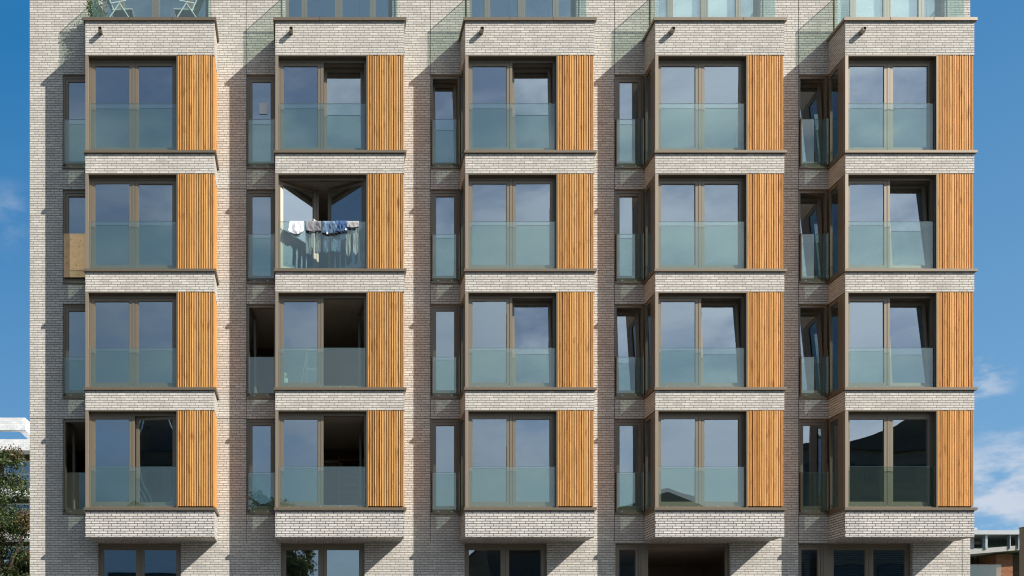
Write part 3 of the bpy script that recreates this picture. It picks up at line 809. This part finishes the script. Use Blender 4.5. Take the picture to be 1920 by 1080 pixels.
part('shaft', MB().box(-.12, .12, -.12, .12, 0, zp+E-.03), 'brown', t); part('cap', MB().box(-.13, .13, -.13, .13, zp+E-.03, zp+E), 'brown', t)

# ---------------------------------------------------------------- across the street (seen only as reflections)
def opposite(name, label, x0, x1, ztop, y, matn, gable=None, balc=False):
    t = thing(name, label, 'building')
    part('wall', MB().box(x0, x1, y-12, y, 0, ztop), matn, t)
    z = 1.0
    if gable:
        m = MB(); xm, zg = gable; n = len(m.v)
        m.v += [(x0-.3,y+.3,ztop),(x1+.3,y+.3,ztop),(xm,y+.3,zg),(x0-.3,y-12.3,ztop),(x1+.3,y-12.3,ztop),(xm,y-12.3,zg)]
        m.f += [(0,1,2),(3,5,4),(0,2,5,3),(1,4,5,2),(0,3,4,1)]
        part('roof', m, 'black' if matn == 'darkbrick' else ('darkbrick' if matn == 'brownbrick' else 'concrete'), t)
    else: part('roof', MB().box(x0-.3, x1+.3, y-12.3, y+.3, ztop, ztop+.35), 'whitewall', t)
    while z+2.4 < ztop:
        k = x0+1
        while k+2 < x1:
            w = part('window', ring(1.7, 1.8, .08, 0, .08), 'framed', t, (k, y, z))
            part('pane', MB().box(.08, 1.62, .03, .05, .08, 1.72), 'darkpane', w)
            k += 3.0
        if balc and z < 14:
            bb = part('balcony', MB().box(x0+.5, x1-.5, y+.09, y+1.6, z-.45, z-.2), 'whitewall', t)
        z += 3.0
    if balc:
        q = x0+1; rr = random.Random(4); k = MB()
        while q < x1: k.bar((q, y+1.7, 0), (q+rr.uniform(-2.2, -.6), y+1.7, ztop-.5), .055, 6); q += rr.uniform(.25, .75)
        part('reflection_rod', k, 'white', t)  # slanted rods added to imitate the wavy white streaks of a mirrored railing
opposite('brick_house', 'low dark brick house across the street with a gabled roof, mirrored in the middle windows', 16, 42, E+12.0, -60, 'darkbrick', (31, E+16.5))
opposite('brick_building', 'tall dark brick building across the street, mirrored in the lowest right window', 43.5, 75, E+20.4, -60, 'brownbrick', (62, E+25.5))
opposite('white_house', 'low white house across the street, mirrored in the lowest left window', -17.5, -9.5, E+13.2, -60, 'whitewall', (-14.5, E+15.8))
opposite('balcony_building', 'dark building with white balconies across the street, mirrored in the ajar leaf', -42, -22.3, E+24, -60, 'darkbrick', None, True)

# ---------------------------------------------------------------- light and sky
sv = Vector((1.535, -1.0, 1.37)).normalized()
el = math.asin(sv.z); az = math.atan2(sv.x, sv.y)
sun = bpy.data.lights.new('sun', 'SUN'); sun.energy = 5.0; sun.angle = R(.53); sun.color = (1, .957, .89)
so = bpy.data.objects.new('sun', sun); COL.objects.link(so); so.rotation_euler = (-sv).to_track_quat('-Z', 'Y').to_euler(); so.location = (30, -30, 40)
W = bpy.data.worlds.new('World'); S.world = W; W.use_nodes = True
nt = W.node_tree; nt.nodes.clear()
wo = N(nt, 'ShaderNodeOutputWorld'); bg = N(nt, 'ShaderNodeBackground'); bg.inputs[1].default_value = .085
sky = N(nt, 'ShaderNodeTexSky'); sky.sky_type = 'NISHITA'; sky.sun_disc = False; sky.sun_elevation = el; sky.sun_rotation = az
sky.air_density = 1.0; sky.dust_density = .6; sky.ozone_density = 2.5; sky.altitude = 0
tc = N(nt, 'ShaderNodeTexCoord')
sx = N(nt, 'ShaderNodeSeparateXYZ'); L(nt, tc.outputs['Generated'], sx.inputs[0])
def cloudnoise(scale, det, off=(0,0,0), st=(1,1,2.2)):
    mp = N(nt, 'ShaderNodeMapping'); mp.inputs['Location'].default_value = off; mp.inputs['Scale'].default_value = st
    L(nt, tc.outputs['Generated'], mp.inputs[0])
    n = N(nt, 'ShaderNodeTexNoise'); n.inputs['Scale'].default_value = scale; n.inputs['Detail'].default_value = det; n.inputs['Roughness'].default_value = .6
    L(nt, mp.outputs[0], n.inputs['Vector']); return n.outputs[0]
def ramp(v, a, b, lo=0.0, hi=1.0, smooth=True):
    k = N(nt, 'ShaderNodeMapRange'); k.interpolation_type = 'SMOOTHSTEP' if smooth else 'LINEAR'
    k.inputs[1].default_value = a; k.inputs[2].default_value = b; k.inputs[3].default_value = lo; k.inputs[4].default_value = hi
    L(nt, v, k.inputs[0]); return k.outputs[0]
def blob(px, py, r, n, lo, hi):
    d = Vector((px-570, 1850, 1285-py)).normalized()
    vd = N(nt, 'ShaderNodeVectorMath', operation='DISTANCE'); L(nt, tc.outputs['Generated'], vd.inputs[0]); vd.inputs[1].default_value = d
    f = ramp(vd.outputs['Value'], r*.3, r, 1, 0)
    return math_(nt, 'MULTIPLY', f, ramp(n, lo, hi))
n1 = cloudnoise(16, 7); n2 = cloudnoise(3.0, 6, (3.1, 1.7, .4))
c = math_(nt, 'MAXIMUM', blob(1900, 930, .075, n1, .38, .62), math_(nt, 'MULTIPLY', blob(1838, 715, .03, n1, .42, .6), .7))
c = math_(nt, 'MAXIMUM', c, math_(nt, 'MULTIPLY', blob(20, 405, .035, n1, .42, .75), .35))
c = math_(nt, 'MAXIMUM', c, math_(nt, 'MULTIPLY', blob(15, 540, .035, n1, .48, .8), .25))
# clear blue towards the north (the part in view), pale towards the horizon and the sun's side
t_ = math_(nt, 'ADD', math_(nt, 'MULTIPLY_ADD', sx.outputs[2], -2.03, 1.14), math_(nt, 'MULTIPLY', sx.outputs[0], .28))
tcl = ramp(t_, 0, 1.15, smooth=False)
blue = mixc(nt, tcl, (.19, 1.76, 4.3), (2.0, 4.1, 6.6))
front = ramp(sx.outputs[1], .05, .45)
skyc = mixc(nt, math_(nt, 'MULTIPLY', front, .92), sky.outputs[0], blue)
skyc = mixc(nt, math_(nt, 'MULTIPLY', c, .76), skyc, (6.4, 6.7, 7.3))
# broken bright cloud behind the camera, brighter towards the sun
back = ramp(sx.outputs[1], .15, -.25)
dt = N(nt, 'ShaderNodeVectorMath', operation='DOT_PRODUCT'); L(nt, tc.outputs['Generated'], dt.inputs[0]); dt.inputs[1].default_value = sv
near = ramp(dt.outputs['Value'], .35, 1.0, smooth=False)
cloudc = mixc(nt, near, (.9, 1.7, 2.7), (11.2, 12.0, 13.2))
n3 = cloudnoise(7.0, 6, (.3, 2.7, 1.4), (1, 1, 3.5))
cm_ = math_(nt, 'MULTIPLY', back, ramp(math_(nt, 'ADD', math_(nt, 'MULTIPLY', n2, .6), math_(nt, 'MULTIPLY', n3, .4)), .40, .60, .15, 1.0))
cc = mixc(nt, cm_, skyc, cloudc)
L(nt, cc, bg.inputs[0]); L(nt, bg.outputs[0], wo.inputs[0])

cam = bpy.data.cameras.new('camera'); co = bpy.data.objects.new('camera', cam); COL.objects.link(co)
co.location = (0, -25.8, EYE); co.rotation_euler = (R(90), 0, 0)
cam.sensor_width = 36; cam.lens = 1850/1920*36; cam.shift_x = (960-570)/1920; cam.shift_y = (1285-540)/1920
cam.clip_start = .1; cam.clip_end = 2000
S.camera = co
S.render.engine = 'CYCLES'
S.render.resolution_x = 1024; S.render.resolution_y = 576
S.cycles.max_bounces = 10; S.cycles.transparent_max_bounces = 24; S.cycles.glossy_bounces = 5; S.cycles.caustics_reflective = False
S.cycles.filter_width = 1.15
S.cycles.sample_clamp_indirect = 4
S.view_settings.view_transform = 'Standard'; S.view_settings.look = 'None'; S.view_settings.exposure = .36; S.view_settings.gamma = 1
